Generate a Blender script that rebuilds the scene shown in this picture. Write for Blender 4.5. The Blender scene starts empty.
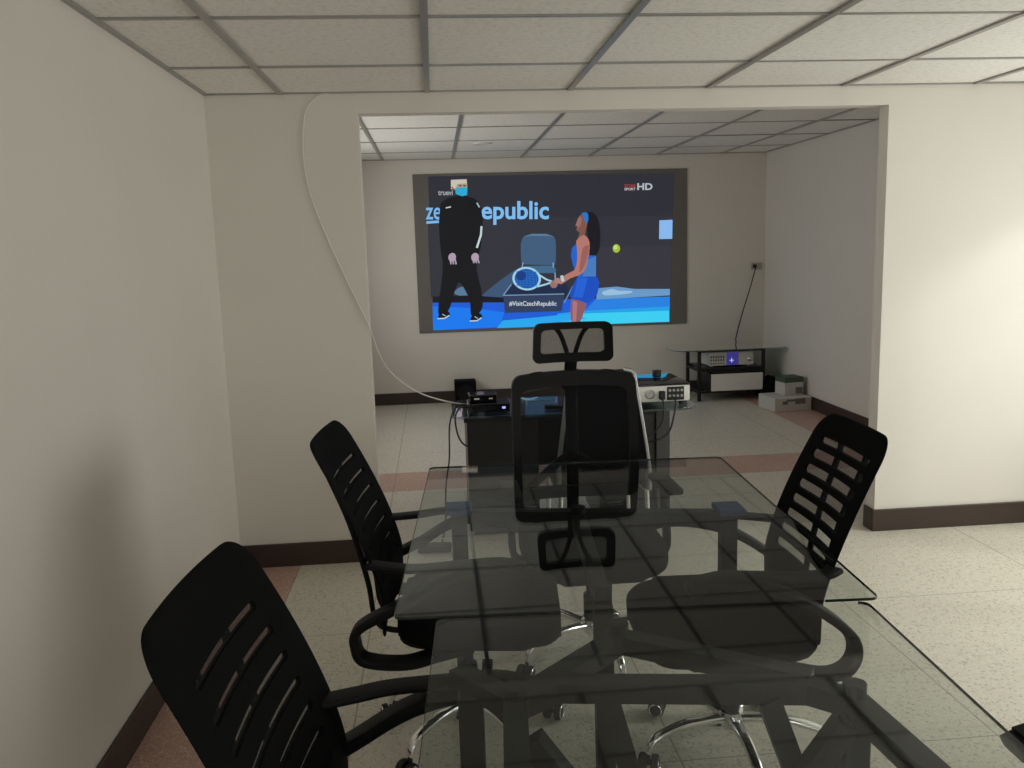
import bpy, bmesh, math, random
from mathutils import Vector, Matrix
random.seed(4)
PI = math.pi
scn = bpy.context.scene
COL = scn.collection

# ------------------------------------------------------------------ colours and materials
def lin(c):
    return tuple((v / 255 / 12.92) if v / 255 <= 0.04045 else ((v / 255 + 0.055) / 1.055) ** 2.4 for v in c)

def mat(name, col, rough=0.5, metal=0.0, spec=0.5, bump=0.0, bscale=200.0, var=0.0, vscale=6.0, emit=None, estr=1.0):
    m = bpy.data.materials.new(name); m.use_nodes = True
    nt = m.node_tree; b = nt.nodes['Principled BSDF']
    b.inputs['Base Color'].default_value = (*col, 1)
    b.inputs['Roughness'].default_value = rough
    b.inputs['Metallic'].default_value = metal
    b.inputs['Specular IOR Level'].default_value = spec
    tc = nt.nodes.new('ShaderNodeTexCoord')
    if var > 0:
        n = nt.nodes.new('ShaderNodeTexNoise'); n.inputs['Scale'].default_value = vscale; n.inputs['Detail'].default_value = 4
        nt.links.new(tc.outputs['Object'], n.inputs['Vector'])
        mr = nt.nodes.new('ShaderNodeMapRange')
        mr.inputs['To Min'].default_value = 1 - var; mr.inputs['To Max'].default_value = 1 + var
        nt.links.new(n.outputs['Fac'], mr.inputs['Value'])
        vm = nt.nodes.new('ShaderNodeVectorMath'); vm.operation = 'SCALE'
        vm.inputs[0].default_value = col
        nt.links.new(mr.outputs['Result'], vm.inputs['Scale'])
        nt.links.new(vm.outputs['Vector'], b.inputs['Base Color'])
    if bump > 0:
        n2 = nt.nodes.new('ShaderNodeTexNoise'); n2.inputs['Scale'].default_value = bscale; n2.inputs['Detail'].default_value = 3
        nt.links.new(tc.outputs['Object'], n2.inputs['Vector'])
        bp = nt.nodes.new('ShaderNodeBump'); bp.inputs['Strength'].default_value = bump; bp.inputs['Distance'].default_value = 0.002
        nt.links.new(n2.outputs['Fac'], bp.inputs['Height'])
        nt.links.new(bp.outputs['Normal'], b.inputs['Normal'])
    if emit is not None:
        b.inputs['Emission Color'].default_value = (*emit, 1)
        b.inputs['Emission Strength'].default_value = estr
    return m

def glass_mat(name, tint, gain=1.0, rough=0.0):
    """clear sheet glass: lets light straight through with a slight tint, mirrors by angle"""
    m = bpy.data.materials.new(name); m.use_nodes = True
    nt = m.node_tree
    for n in list(nt.nodes): nt.nodes.remove(n)
    out = nt.nodes.new('ShaderNodeOutputMaterial')
    tr = nt.nodes.new('ShaderNodeBsdfTransparent'); tr.inputs['Color'].default_value = (*tint, 1)
    gl = nt.nodes.new('ShaderNodeBsdfGlossy'); gl.inputs['Roughness'].default_value = rough
    gl.inputs['Color'].default_value = (1, 1, 1, 1)
    ge = nt.nodes.new('ShaderNodeNewGeometry')
    dp = nt.nodes.new('ShaderNodeVectorMath'); dp.operation = 'DOT_PRODUCT'
    nt.links.new(ge.outputs['Incoming'], dp.inputs[0]); nt.links.new(ge.outputs['Normal'], dp.inputs[1])
    def mth(op, a, b=None):
        n = nt.nodes.new('ShaderNodeMath'); n.operation = op
        for i, v in enumerate((a, b)):
            if v is None: continue
            if isinstance(v, (int, float)): n.inputs[i].default_value = v
            else: nt.links.new(v, n.inputs[i])
        return n.outputs[0]
    c = mth('ABSOLUTE', dp.outputs['Value'])
    s = mth('POWER', mth('SUBTRACT', 1.0, c), 5.0)
    f = mth('MULTIPLY', mth('ADD', mth('MULTIPLY', s, 0.96), 0.04), gain)
    mx = nt.nodes.new('ShaderNodeMixShader')
    nt.links.new(f, mx.inputs[0]); nt.links.new(tr.outputs[0], mx.inputs[1]); nt.links.new(gl.outputs[0], mx.inputs[2])
    nt.links.new(mx.outputs[0], out.inputs['Surface'])
    return m

def mesh_fabric(name, col, open_frac):
    """net fabric: fraction open lets light through"""
    m = bpy.data.materials.new(name); m.use_nodes = True
    nt = m.node_tree
    b = nt.nodes['Principled BSDF']; b.inputs['Base Color'].default_value = (*col, 1); b.inputs['Roughness'].default_value = .8
    b.inputs['Specular IOR Level'].default_value = .2
    out = nt.nodes['Material Output']
    tr = nt.nodes.new('ShaderNodeBsdfTransparent')
    mx = nt.nodes.new('ShaderNodeMixShader')
    tc = nt.nodes.new('ShaderNodeTexCoord')
    n = nt.nodes.new('ShaderNodeTexNoise'); n.inputs['Scale'].default_value = 350
    nt.links.new(tc.outputs['Object'], n.inputs['Vector'])
    mr = nt.nodes.new('ShaderNodeMapRange'); mr.inputs['From Min'].default_value = .3; mr.inputs['From Max'].default_value = .7
    mr.inputs['To Min'].default_value = 1 - open_frac - .12; mr.inputs['To Max'].default_value = 1 - open_frac + .12
    nt.links.new(n.outputs['Fac'], mr.inputs['Value'])
    nt.links.new(mr.outputs['Result'], mx.inputs[0])
    nt.links.new(tr.outputs[0], mx.inputs[1]); nt.links.new(b.outputs[0], mx.inputs[2])
    nt.links.new(mx.outputs[0], out.inputs['Surface'])
    return m

M = {}
M['wall'] = mat('painted wall', (.73, .695, .645), .75, spec=.25, var=.03, vscale=2.5, bump=.08, bscale=60)
M['base'] = mat('dark skirting', (.045, .028, .022), .45, var=.15, vscale=9)
M['plastic'] = mat('black plastic', (.007, .007, .008), .55, spec=.18, bump=.05, bscale=700)
M['backshell'] = mat('black back shell', (.004, .004, .0045), .85, spec=.08, bump=.2, bscale=800)
M['fabric'] = mat('black fabric', (.006, .006, .007), .95, spec=.1, bump=.25, bscale=900)
M['rubber'] = mat('black rubber', (.008, .008, .008), .6)
M['chrome'] = mat('chrome', (.85, .85, .86), .12, metal=1.0)
M['silver'] = mat('silver plastic', (.74, .73, .70), .40, var=.03, vscale=30)
M['satin'] = mat('satin silver trim', (.36, .36, .36), .35, metal=.7)
M['steel'] = mat('black painted steel', (.012, .012, .013), .45, spec=.35, bump=.05, bscale=300)
M['laminate'] = mat('black laminate', (.012, .011, .012), .35, var=.2, vscale=5)
M['side_lam'] = mat('dark grey laminate', (.045, .043, .045), .4, var=.1, vscale=5)
M['gloss'] = mat('gloss black', (.008, .008, .010), .08)
M['white_cable'] = mat('white cable', (.72, .70, .65), .5)
M['black_cable'] = mat('black cable', (.01, .01, .01), .5)
M['white_card'] = mat('white carton', (.55, .54, .50), .7, var=.06, vscale=12)
M['green_card'] = mat('green carton print', (.05, .09, .055), .6, var=.2, vscale=14)
M['grey_print'] = mat('grey carton print', (.16, .16, .15), .7, var=.25, vscale=40)
M['outlet'] = mat('outlet plate', (.42, .41, .34), .4)
M['netting'] = mesh_fabric('black netting', (.008, .008, .008), .34)
M['netting_open'] = mesh_fabric('open black netting', (.008, .008, .008), .46)
M['netting_fine'] = mesh_fabric('fine black netting', (.010, .010, .012), .48)
M['tableglass'] = glass_mat('table glass', (.825, .85, .835), .56)
M['deskglass'] = glass_mat('desk glass', (.70, .80, .82), 1.6)
M['glassrim'] = mat('green glass edge', (.02, .035, .03), .15)
M['pane'] = glass_mat('window glass', (.95, .97, .96), 1.0)
M['alu'] = mat('window aluminium', (.45, .45, .44), .4, metal=.6)
M['grid'] = mat('grey ceiling grid', (.34, .33, .315), .35, metal=.3, var=.1, vscale=4)
M['ceil_edge'] = mat('ceiling gap', (.05, .048, .045), .8)
M['blue_display'] = mat('blue display', (.01, .01, .05), .2, emit=lin((52, 46, 120)))
M['blue_led'] = mat('blue light', (.1, .1, .2), .3, emit=lin((170, 180, 255)))
M['label'] = mat('grey print', (.12, .12, .12), .5)
M['blue_pad'] = mat('blue pad', (.05, .10, .25), .6)
M['lamp'] = mat('lamp glass', (.8, .8, .8), .3, emit=(.5, .48, .45))

def ceiling_tile_mat():
    m = mat('mineral fibre ceiling tile', (.60, .575, .53), .9, spec=.1)
    nt = m.node_tree; b = nt.nodes['Principled BSDF']
    tc = nt.nodes.new('ShaderNodeTexCoord')
    n = nt.nodes.new('ShaderNodeTexNoise'); n.inputs['Scale'].default_value = 45; n.inputs['Detail'].default_value = 6; n.inputs['Roughness'].default_value = .7
    nt.links.new(tc.outputs['Object'], n.inputs['Vector'])
    cr = nt.nodes.new('ShaderNodeValToRGB')
    cr.color_ramp.elements[0].position = .34; cr.color_ramp.elements[0].color = (.76, .745, .715, 1)
    cr.color_ramp.elements[1].position = .52; cr.color_ramp.elements[1].color = (.90, .885, .85, 1)
    nt.links.new(n.outputs['Fac'], cr.inputs['Fac'])
    nt.links.new(cr.outputs['Color'], b.inputs['Base Color'])
    bp = nt.nodes.new('ShaderNodeBump'); bp.inputs['Strength'].default_value = .15; bp.inputs['Distance'].default_value = .002
    nt.links.new(n.outputs['Fac'], bp.inputs['Height']); nt.links.new(bp.outputs['Normal'], b.inputs['Normal'])
    return m
M['tile'] = ceiling_tile_mat()

def terrazzo_mat():
    m = bpy.data.materials.new('terrazzo floor'); m.use_nodes = True
    nt = m.node_tree; b = nt.nodes['Principled BSDF']; L = nt.links
    b.inputs['Roughness'].default_value = .38; b.inputs['Specular IOR Level'].default_value = .35
    tc = nt.nodes.new('ShaderNodeTexCoord')
    sep = nt.nodes.new('ShaderNodeSeparateXYZ'); L.new(tc.outputs['Object'], sep.inputs[0])
    def mth(op, a, b_=None, c=None):
        n = nt.nodes.new('ShaderNodeMath'); n.operation = op
        for i, v in enumerate((a, b_, c)):
            if v is None: continue
            if isinstance(v, (int, float)): n.inputs[i].default_value = v
            else: L.new(v, n.inputs[i])
        return n.outputs[0]
    def mix(fac, a, c):
        n = nt.nodes.new('ShaderNodeMix'); n.data_type = 'RGBA'
        if isinstance(fac, (int, float)): n.inputs['Factor'].default_value = fac
        else: L.new(fac, n.inputs['Factor'])
        for k, v in (('A', a), ('B', c)):
            i = [s for s in n.inputs if s.name == k and s.type == 'RGBA'][0]
            if isinstance(v, tuple): i.default_value = (*v, 1)
            else: L.new(v, i)
        return [o for o in n.outputs if o.type == 'RGBA'][0]
    X, Y = sep.outputs[0], sep.outputs[1]
    # red bands: along the left wall, and across the floor beyond the opening
    redl = mth('LESS_THAN', X, -.735)
    redb = mth('MULTIPLY', mth('GREATER_THAN', Y, 5.52), mth('LESS_THAN', Y, 5.98))
    redr = mth('MULTIPLY', mth('GREATER_THAN', X, 2.98), mth('GREATER_THAN', Y, 4.3))
    red = mth('MAXIMUM', mth('MAXIMUM', redl, redb), redr)
    n1 = nt.nodes.new('ShaderNodeTexNoise'); n1.inputs['Scale'].default_value = 1.8; n1.inputs['Detail'].default_value = 5
    L.new(tc.outputs['Object'], n1.inputs['Vector'])
    n4 = nt.nodes.new('ShaderNodeTexNoise'); n4.inputs['Scale'].default_value = 42; n4.inputs['Detail'].default_value = 5; n4.inputs['Roughness'].default_value = .75
    L.new(tc.outputs['Object'], n4.inputs['Vector'])
    mot = mth('MULTIPLY', mth('ADD', mth('MULTIPLY', n1.outputs['Fac'], .4), mth('MULTIPLY', mth('SUBTRACT', n4.outputs['Fac'], .35), 2.0)), 1.0)
    base = mix(mot, (.57, .535, .45), (.74, .695, .60))
    redc = mix(n1.outputs['Fac'], (.48, .29, .235), (.58, .365, .305))
    col = mix(red, base, redc)
    # chips: two sizes
    for sc, th, cc, st in ((95, .33, (.26, .21, .165), .5), (44, .24, (.36, .31, .25), .45), (130, .36, (.78, .75, .66), .5)):
        v = nt.nodes.new('ShaderNodeTexVoronoi'); v.inputs['Scale'].default_value = sc
        L.new(tc.outputs['Object'], v.inputs['Vector'])
        sp = nt.nodes.new('ShaderNodeSeparateColor'); L.new(v.outputs['Color'], sp.inputs[0])
        pick = mth('LESS_THAN', sp.outputs[0], .62)
        inside = mth('LESS_THAN', v.outputs['Distance'], mth('MULTIPLY', sp.outputs[1], th * 1.6))
        col = mix(mth('MULTIPLY', mth('MULTIPLY', pick, inside), st), col, cc)
    # joints
    def joint(coord, off, period, w):
        f = mth('FRACT', mth('DIVIDE', mth('ADD', coord, -off + 100 * period), period))
        d = mth('MINIMUM', f, mth('SUBTRACT', 1.0, f))
        return mth('LESS_THAN', d, w / period)
    def at1(coord, p, w):
        return mth('LESS_THAN', mth('ABSOLUTE', mth('SUBTRACT', coord, p)), w)
    j = joint(X, -.33, 1.008, .0028)
    j = mth('MAXIMUM', j, joint(Y, 3.41, 1.05, .0022))
    j = mth('MAXIMUM', j, at1(X, -.735, .003))
    j = mth('MAXIMUM', j, at1(Y, 5.52, .003)); j = mth('MAXIMUM', j, at1(Y, 5.98, .003))
    col = mix(mth('MULTIPLY', j, .6), col, (.17, .14, .11))
    L.new(col, b.inputs['Base Color'])
    bp = nt.nodes.new('ShaderNodeBump'); bp.inputs['Strength'].default_value = .05
    n3 = nt.nodes.new('ShaderNodeTexNoise'); n3.inputs['Scale'].default_value = 25; L.new(tc.outputs['Object'], n3.inputs['Vector'])
    L.new(n3.outputs['Fac'], bp.inputs['Height']); L.new(bp.outputs['Normal'], b.inputs['Normal'])
    return m
M['floor'] = terrazzo_mat()

# ------------------------------------------------------------------ object helpers
def link(name, me, parent=None):
    o = bpy.data.objects.new(name, me); COL.objects.link(o)
    if parent: o.parent = parent
    return o
def obj(name, bm, mats, parent=None, smooth=False, sharp=40):
    bmesh.ops.remove_doubles(bm, verts=bm.verts, dist=1e-6)
    bmesh.ops.recalc_face_normals(bm, faces=bm.faces)
    me = bpy.data.meshes.new(name); bm.to_mesh(me); bm.free()
    for m in (mats if isinstance(mats, (list, tuple)) else [mats]): me.materials.append(m)
    if smooth:
        for p in me.polygons: p.use_smooth = True
        me.set_sharp_from_angle(angle=math.radians(sharp))
    return link(name, me, parent)
def tag(o, label, cat, group=None):
    o['label'] = label; o['category'] = cat
    if group: o['group'] = group
    return o
def thing(name, label, cat, loc=(0, 0, 0), rz=0, group=None):
    o = link(name, None); o.location = loc; o.rotation_euler = (0, 0, rz); o.empty_display_size = .1
    return tag(o, label, cat, group)
def struct(name, bm, m, parent=None, smooth=False):
    o = obj(name, bm, m, parent, smooth)
    if not parent: o['kind'] = 'structure'
    return o
def copy_tree(o, parent=None):
    c = o.copy(); COL.objects.link(c)
    if parent: c.parent = parent
    for ch in [x for x in bpy.data.objects if x.parent == o]: copy_tree(ch, c)
    return c

# ------------------------------------------------------------------ shape helpers
BM = bmesh.new
def box(bm, c, s, rot=None, bev=0.0, seg=2, mi=0):
    r = bmesh.ops.create_cube(bm, size=1)
    vs = r['verts']
    for v in vs: v.co = Vector((v.co.x * s[0], v.co.y * s[1], v.co.z * s[2]))
    fs = list({f for v in vs for f in v.link_faces})
    if bev > 0:
        es = list({e for v in vs for e in v.link_edges})
        rr = bmesh.ops.bevel(bm, geom=es, offset=bev, segments=seg, profile=.5, affect='EDGES')
        vs = list({v for f in rr['faces'] for v in f.verts} | {v for v in vs if v.is_valid})
        fs = list({f for v in vs for f in v.link_faces})
    for f in fs: f.material_index = mi
    for v in vs:
        p = v.co
        if rot is not None: p = rot @ p
        v.co = p + Vector(c)
    return vs
def b2(bm, p, q, bev=0.0, mi=0, seg=2):
    p, q = Vector(p), Vector(q)
    return box(bm, (p + q) / 2, [abs(q[i] - p[i]) for i in range(3)], None, bev, seg, mi)
def frames(pts, up=None):
    pts = [Vector(p) for p in pts]; out = []
    prev = None
    for i, p in enumerate(pts):
        t = (pts[min(i + 1, len(pts) - 1)] - pts[max(i - 1, 0)]).normalized()
        if up is not None:
            n = (Vector(up) - t * t.dot(Vector(up))).normalized()
        elif prev is None:
            a = Vector((0, 0, 1)) if abs(t.z) < .9 else Vector((1, 0, 0))
            n = (a - t * t.dot(a)).normalized()
        else:
            n = (prev - t * t.dot(prev)).normalized()
        prev = n
        out.append((p, t, n, t.cross(n)))
    return out
def sweep(bm, pts, section, up=None, closed_sec=True, scale=None, mi=0):
    rings = []
    for i, (p, t, n, b) in enumerate(frames(pts, up)):
        k = scale(i / (len(pts) - 1)) if scale else 1
        rings.append([bm.verts.new(p + n * (s[0] * k) + b * (s[1] * k)) for s in section])
    m = len(section)
    for a, c in zip(rings, rings[1:]):
        for j in range(m):
            f = bm.faces.new((a[j], a[(j + 1) % m], c[(j + 1) % m], c[j])); f.material_index = mi
    for rg in (rings[0], rings[-1]):
        f = bm.faces.new(rg); f.material_index = mi
def circ(r, n=10): return [(r * math.cos(2 * PI * i / n), r * math.sin(2 * PI * i / n)) for i in range(n)]
def tube(bm, pts, r, n=10, scale=None, mi=0): sweep(bm, pts, circ(r, n), scale=scale, mi=mi)
def rrect(w, h, r, n=4):
    out = []
    for cx, cy, a0 in ((w / 2 - r, h / 2 - r, 0), (-w / 2 + r, h / 2 - r, PI / 2), (-w / 2 + r, -h / 2 + r, PI), (w / 2 - r, -h / 2 + r, 1.5 * PI)):
        for i in range(n + 1):
            a = a0 + PI / 2 * i / n
            out.append((cx + r * math.cos(a), cy + r * math.sin(a)))
    return out
def spline(pts, n=8):
    pts = [Vector(p) for p in pts]; out = []
    for i in range(len(pts) - 1):
        p0 = pts[max(i - 1, 0)]; p1 = pts[i]; p2 = pts[i + 1]; p3 = pts[min(i + 2, len(pts) - 1)]
        for k in range(n):
            t = k / n
            out.append(.5 * ((2 * p1) + (p2 - p0) * t + (2 * p0 - 5 * p1 + 4 * p2 - p3) * t * t + (3 * p1 - p0 - 3 * p2 + p3) * t ** 3))
    out.append(pts[-1]); return out
def lathe(bm, prof, c=(0, 0, 0), n=24, axis='z', mi=0):
    rings = []
    for r, h in prof:
        ring = []
        for i in range(n):
            a = 2 * PI * i / n
            x, y = r * math.cos(a), r * math.sin(a)
            v = {'z': (x, y, h), 'y': (x, h, y), 'x': (h, x, y)}[axis]
            ring.append(bm.verts.new(Vector(v) + Vector(c)))
        rings.append(ring)
    for a, b in zip(rings, rings[1:]):
        for j in range(n):
            bm.faces.new((a[j], a[(j + 1) % n], b[(j + 1) % n], b[j])).material_index = mi
    for rg in (rings[0], rings[-1]): bm.faces.new(rg).material_index = mi
def slab(bm, outline, z0, z1, mi=0, bev=0.0):
    lo = [bm.verts.new((x, y, z0)) for x, y in outline]; hi = [bm.verts.new((x, y, z1)) for x, y in outline]
    n = len(outline)
    bm.faces.new(lo).material_index = mi; top = bm.faces.new(hi); top.material_index = mi
    for i in range(n): bm.faces.new((lo[i], lo[(i + 1) % n], hi[(i + 1) % n], hi[i])).material_index = mi
    if bev > 0:
        es = [e for e in bm.edges if all(v in hi for v in e.verts) or all(v in lo for v in e.verts)]
        bmesh.ops.bevel(bm, geom=es, offset=bev, segments=3, profile=.5, affect='EDGES')
def bar(bm, p, q, w=.04, h=.04, mi=0):
    p, q = Vector(p), Vector(q); t = (q - p).normalized()
    up = (0, 0, 1) if abs(t.z) < .9 else (0, 1, 0)
    sweep(bm, [p, q], [(h / 2, w / 2), (-h / 2, w / 2), (-h / 2, -w / 2), (h / 2, -w / 2)], up=up, mi=mi)

# ------------------------------------------------------------------ camera (solved from the room's lines)
YAW, PITCH, ROLL = 0.08433, -0.15692, -0.03006
cy_, sy_, cp_, sp_ = math.cos(YAW), math.sin(YAW), math.cos(PITCH), math.sin(PITCH)
F = Vector((sy_ * cp_, cy_ * cp_, sp_)); R0 = Vector((cy_, -sy_, 0)); U0 = R0.cross(F)
Rv = math.cos(ROLL) * R0 + math.sin(ROLL) * U0; Uv = -math.sin(ROLL) * R0 + math.cos(ROLL) * U0
cam = bpy.data.cameras.new('camera'); co = bpy.data.objects.new('camera', cam); COL.objects.link(co)
cam.sensor_width = 36; cam.sensor_fit = 'HORIZONTAL'; cam.lens = 866.7 / 1024 * 36; cam.clip_start = .05
mw = Matrix.Identity(4)
for i in range(3):
    mw[i][0] = Rv[i]; mw[i][1] = Uv[i]; mw[i][2] = -F[i]
mw.translation = Vector((0, 0, 1.55)); co.matrix_world = mw
scn.camera = co
def on_y(px, py, Y):
    v = F + Rv * ((px - 512) / 866.7) - Uv * ((py - 384) / 866.7)
    return Vector((0, 0, 1.55)) + v * (Y / v.y)

# ------------------------------------------------------------------ room
XL, XR, YW, TW, YB, ZC, ZC2, XRB = -1.025, 3.62, 4.2526, .092, 8.746, 2.2846, 2.4211, 3.3895
XJ1, XJ2, ZO, YREAR, BB = -.328, 2.267, 2.187, -2.6, .118
YP = YW + TW
T = .12
bm = BM(); b2(bm, (XL - T, YREAR - T, -.1), (XR + T, YB + T, 0)); struct('floor', bm, M['floor'])
LY0, LY1, LZ0, LZ1 = 5.3, 8.0, .8, 2.1  # hole for an unseen window, added to light the back room
bm = BM()
b2(bm, (XL - T, YREAR - T, 0), (XL, LY0, ZC2 + .1)); b2(bm, (XL - T, LY1, 0), (XL, YB + T, ZC2 + .1))
b2(bm, (XL - T, LY0, 0), (XL, LY1, LZ0)); b2(bm, (XL - T, LY0, LZ1), (XL, LY1, ZC2 + .1))
struct('wall_left', bm, M['wall'])
# partition with the wide opening
bm = BM()
b2(bm, (XL, YW, 0), (XJ1, YP, ZC2 + .05)); b2(bm, (XJ2, YW, 0), (XR, YP, ZC2 + .05)); b2(bm, (XJ1, YW, ZO), (XJ2, YP, ZC2 + .05))
struct('wall_front', bm, M['wall'])
bm = BM(); b2(bm, (XL, YB, 0), (XRB + T, YB + T, ZC2 + .1)); struct('wall_back', bm, M['wall'])
bm = BM(); b2(bm, (XRB, YP, 0), (XRB + T, YB, ZC2 + .1)); struct('wall_back_right', bm, M['wall'])
# right wall of the front room with its window
WY0, WY1, WZ0, WZ1 = 1.9, 4.0, .45, 2.03
bm = BM()
b2(bm, (XR, YREAR, 0), (XR + T, WY0, ZC + .1)); b2(bm, (XR, WY1, 0), (XR + T, YW, ZC + .1))
b2(bm, (XR, WY0, 0), (XR + T, WY1, WZ0)); b2(bm, (XR, WY0, WZ1), (XR + T, WY1, ZC + .1))
struct('wall_right', bm, M['wall'])
# rear wall, with an unseen window added for general fill
RX0, RX1, RZ0, RZ1 = -.2, 3.0, .8, 2.05
bm = BM()
b2(bm, (XL, YREAR - T, 0), (RX0, YREAR, ZC + .1)); b2(bm, (RX1, YREAR - T, 0), (XR, YREAR, ZC + .1))
b2(bm, (RX0, YREAR - T, 0), (RX1, YREAR, RZ0)); b2(bm, (RX0, YREAR - T, RZ1), (RX1, YREAR, ZC + .1))
struct('wall_rear', bm, M['wall'])
def window(name, P, axis, a0, a1, z0, z1):
    o = link(name, None); o['kind'] = 'structure'; o.location = (0, 0, 0)
    f = BM(); g = BM(); w = .05
    n = 3
    def bx(bmx, u0, u1, zz0, zz1, d):
        if axis == 'y': b2(bmx, (P - d, u0, zz0), (P + d, u1, zz1))
        else: b2(bmx, (u0, P - d, zz0), (u1, P + d, zz1))
    for k in range(n + 1):
        u = a0 + w / 2 + (a1 - a0 - w) * k / n
        bx(f, u - w / 2, u + w / 2, z0, z1, .03)
    bx(f, a0, a1, z0, z0 + w, .031); bx(f, a0, a1, z1 - w, z1, .031)
    bx(g, a0 + w / 2, a1 - w / 2, z0 + w / 2, z1 - w / 2, .003)
    obj('window_frame', f, M['alu'], o); obj('pane', g, M['pane'], o)
window('window_1', XR + .06, 'y', WY0, WY1, WZ0, WZ1)
window('fill_window_back', XL - .06, 'y', LY0, LY1, LZ0, LZ1)  # unseen window, added so the back room gets more light
window('fill_window_rear', YREAR - .06, 'x', RX0, RX1, RZ0, RZ1)  # unseen window behind the camera, added for fill

# suspended ceilings: tiles with slightly sunken edges between T-bars
GX0, GW = -.676, .6766
RY0, RW = 3.6727, .7453
def ceiling(name, x0, x1, y0, y1, z, gx, gy, drop_rows):
    xs = sorted({x0, x1} | {x for x in [gx + k * GW for k in range(-3, 14)] if x0 < x < x1})
    ys = sorted({y0, y1} | {y for y in gy if y0 < y < y1})
    bm = BM()
    for i in range(len(xs) - 1):
        for j in range(len(ys) - 1):
            dz = random.uniform(0, .004)
            e = .0075
            b2(bm, (xs[i] + e, ys[j] + e, z + dz), (xs[i + 1] - e, ys[j + 1] - e, z + .02 + dz))
    b2(bm, (x0, y0, z + .028), (x1, y1, z + .05))
    struct(name, bm, M['tile'])
    return xs, ys
xs1, ys1 = ceiling('ceiling', XL, XR, YREAR, YW, ZC, GX0, [RY0 - k * RW for k in range(0, 10)], 0)
xs2, ys2 = ceiling('ceiling', XL, XRB, YP, YB, ZC2, .2172 - 2 * GW, [YB - .62 - k * .80 for k in range(0, 7)], 0)
def gridbars(name, xs, ys, x0, x1, y0, y1, z, edge):
    bm = BM()
    for x in xs[1:-1]: b2(bm, (x - .0125, y0, z - .008), (x + .0125, y1, z + .004))
    for y in ys[1:-1]: b2(bm, (x0, y - .0075, z - .004), (x1, y + .0075, z + .006))
    for a, b in (((x0, y0), (x0 + .02, y1)), ((x1 - .02, y0), (x1, y1)), ((x0, y1 - .010), (x1, y1)), ((x0, y0), (x1, y0 + .01))):
        b2(bm, (a[0], a[1], z - .006), (b[0], b[1], z + .006))
    struct(name, bm, M['grid'])
gridbars('trim_1', xs1, ys1, XL, XR, YREAR, YW, ZC, 0)
gridbars('trim_2', xs2, ys2, XL, XRB, YP, YB, ZC2, 0)

# skirtings
t_ = .014
def skirt(name, segs):
    bm = BM()
    for p, q in segs: b2(bm, (*p, 0), (*q, BB), bev=.003, seg=1)
    struct(name, bm, M['base'])
skirt('baseboard_left', [((XL, YREAR), (XL + t_, YW))])
skirt('baseboard_front', [((XL, YW - t_), (XJ1 + t_, YW)), ((XJ1, YW), (XJ1 + t_, YP)), ((XJ2 - t_, YW - t_), (XR, YW)), ((XJ2 - t_, YW), (XJ2, YP))])
skirt('baseboard_back', [((XL, YB - t_), (XRB, YB))])
skirt('baseboard_back_left', [((XL, YP), (XL + t_, YB))])
skirt('baseboard_back_right', [((XRB - t_, YP), (XRB, YB))])
skirt('baseboard_right', [((XR - t_, YREAR), (XR, YW))])

# small round downlight on the back ceiling
p = on_y(494, 145, 7.0)
dl = thing('downlight', 'small round white light fitting on the ceiling of the far room', 'ceiling light', (.45, 7.55, ZC2))
bm = BM(); lathe(bm, [(.055, -.004), (.075, -.010), (.082, -.006), (.084, .002), (.05, .002)]); obj('trim_ring', bm, M['silver'], dl, True)
bm = BM(); lathe(bm, [(.001, -.002), (.052, -.0035), (.05, .001)]); obj('lamp_lens', bm, M['silver'], dl, True)

# ------------------------------------------------------------------ projection screen
EM = {}
def emc(rgb):
    k = tuple(rgb)
    if k not in EM:
        EM[k] = mat('picture %d %d %d' % k, (.02, .02, .02), .9, spec=0.0, emit=lin(rgb))
    return EM[k]
YS = 8.732
scr = thing('projection_screen', 'dark grey projection screen on the far wall showing a tennis broadcast', 'projection screen', (1.195, YB - .012, .71))
bm = BM(); b2(bm, (-.178, YB - .012, .716), (2.568, YB - .0005, 2.277), bev=.002, seg=1)
M['screen'] = mat('grey screen cloth', (.19, .18, .172), .9, spec=.1, var=.02, vscale=3)
def tolocal(o, par):
    o.parent = par; o.matrix_parent_inverse = Matrix.Translation(-Vector(par.location)); return o
tolocal(obj('screen_cloth', bm, M['screen']), scr)

pb = BM(); pm = []; layer = [0]
def pmi(rgb):
    m = emc(rgb)
    if m not in pm: pm.append(m)
    return pm.index(m)
def c2w(x, y, dy=0):
    v = on_y(400 + x / 3.4133, 160 + y / 3.4133, YB - .0135); v.y = YB - .0135 - layer[0] * .00025
    return v
def poly(rgb, pts, n=0):
    layer[0] += 1
    if n: pts = [(v.x, v.y) for v in spline([(a, b, 0) for a, b in list(pts) + [pts[0]]], n)][:-1]
    f = pb.faces.new([pb.verts.new(c2w(*q)) for q in pts]); f.material_index = pmi(rgb)
    f.normal_update()
    if f.normal.y > 0: f.normal_flip()
    return f
def stroke(rgb, pts, w):
    layer[0] += 1
    P = [Vector((*q, 0)) for q in pts]; m = pmi(rgb); L_, R_ = [], []
    for i, q in enumerate(P):
        t = (P[min(i + 1, len(P) - 1)] - P[max(i - 1, 0)]).normalized(); n = Vector((-t.y, t.x, 0)) * w / 2
        L_.append(pb.verts.new(c2w(*(q + n).xy))); R_.append(pb.verts.new(c2w(*(q - n).xy)))
    for i in range(len(P) - 1):
        f = pb.faces.new((L_[i], L_[i + 1], R_[i + 1], R_[i])); f.material_index = m; f.normal_update()
        if f.normal.y > 0: f.normal_flip()
def ell(cx, cy, rx, ry, rot=0, n=28, a0=0, a1=2 * PI):
    return [(cx + rx * math.cos(a) * math.cos(rot) - ry * math.sin(a) * math.sin(rot), cy + rx * math.cos(a) * math.sin(rot) + ry * math.sin(a) * math.cos(rot)) for a in [a0 + (a1 - a0) * i / n for i in range(n)]]
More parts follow.
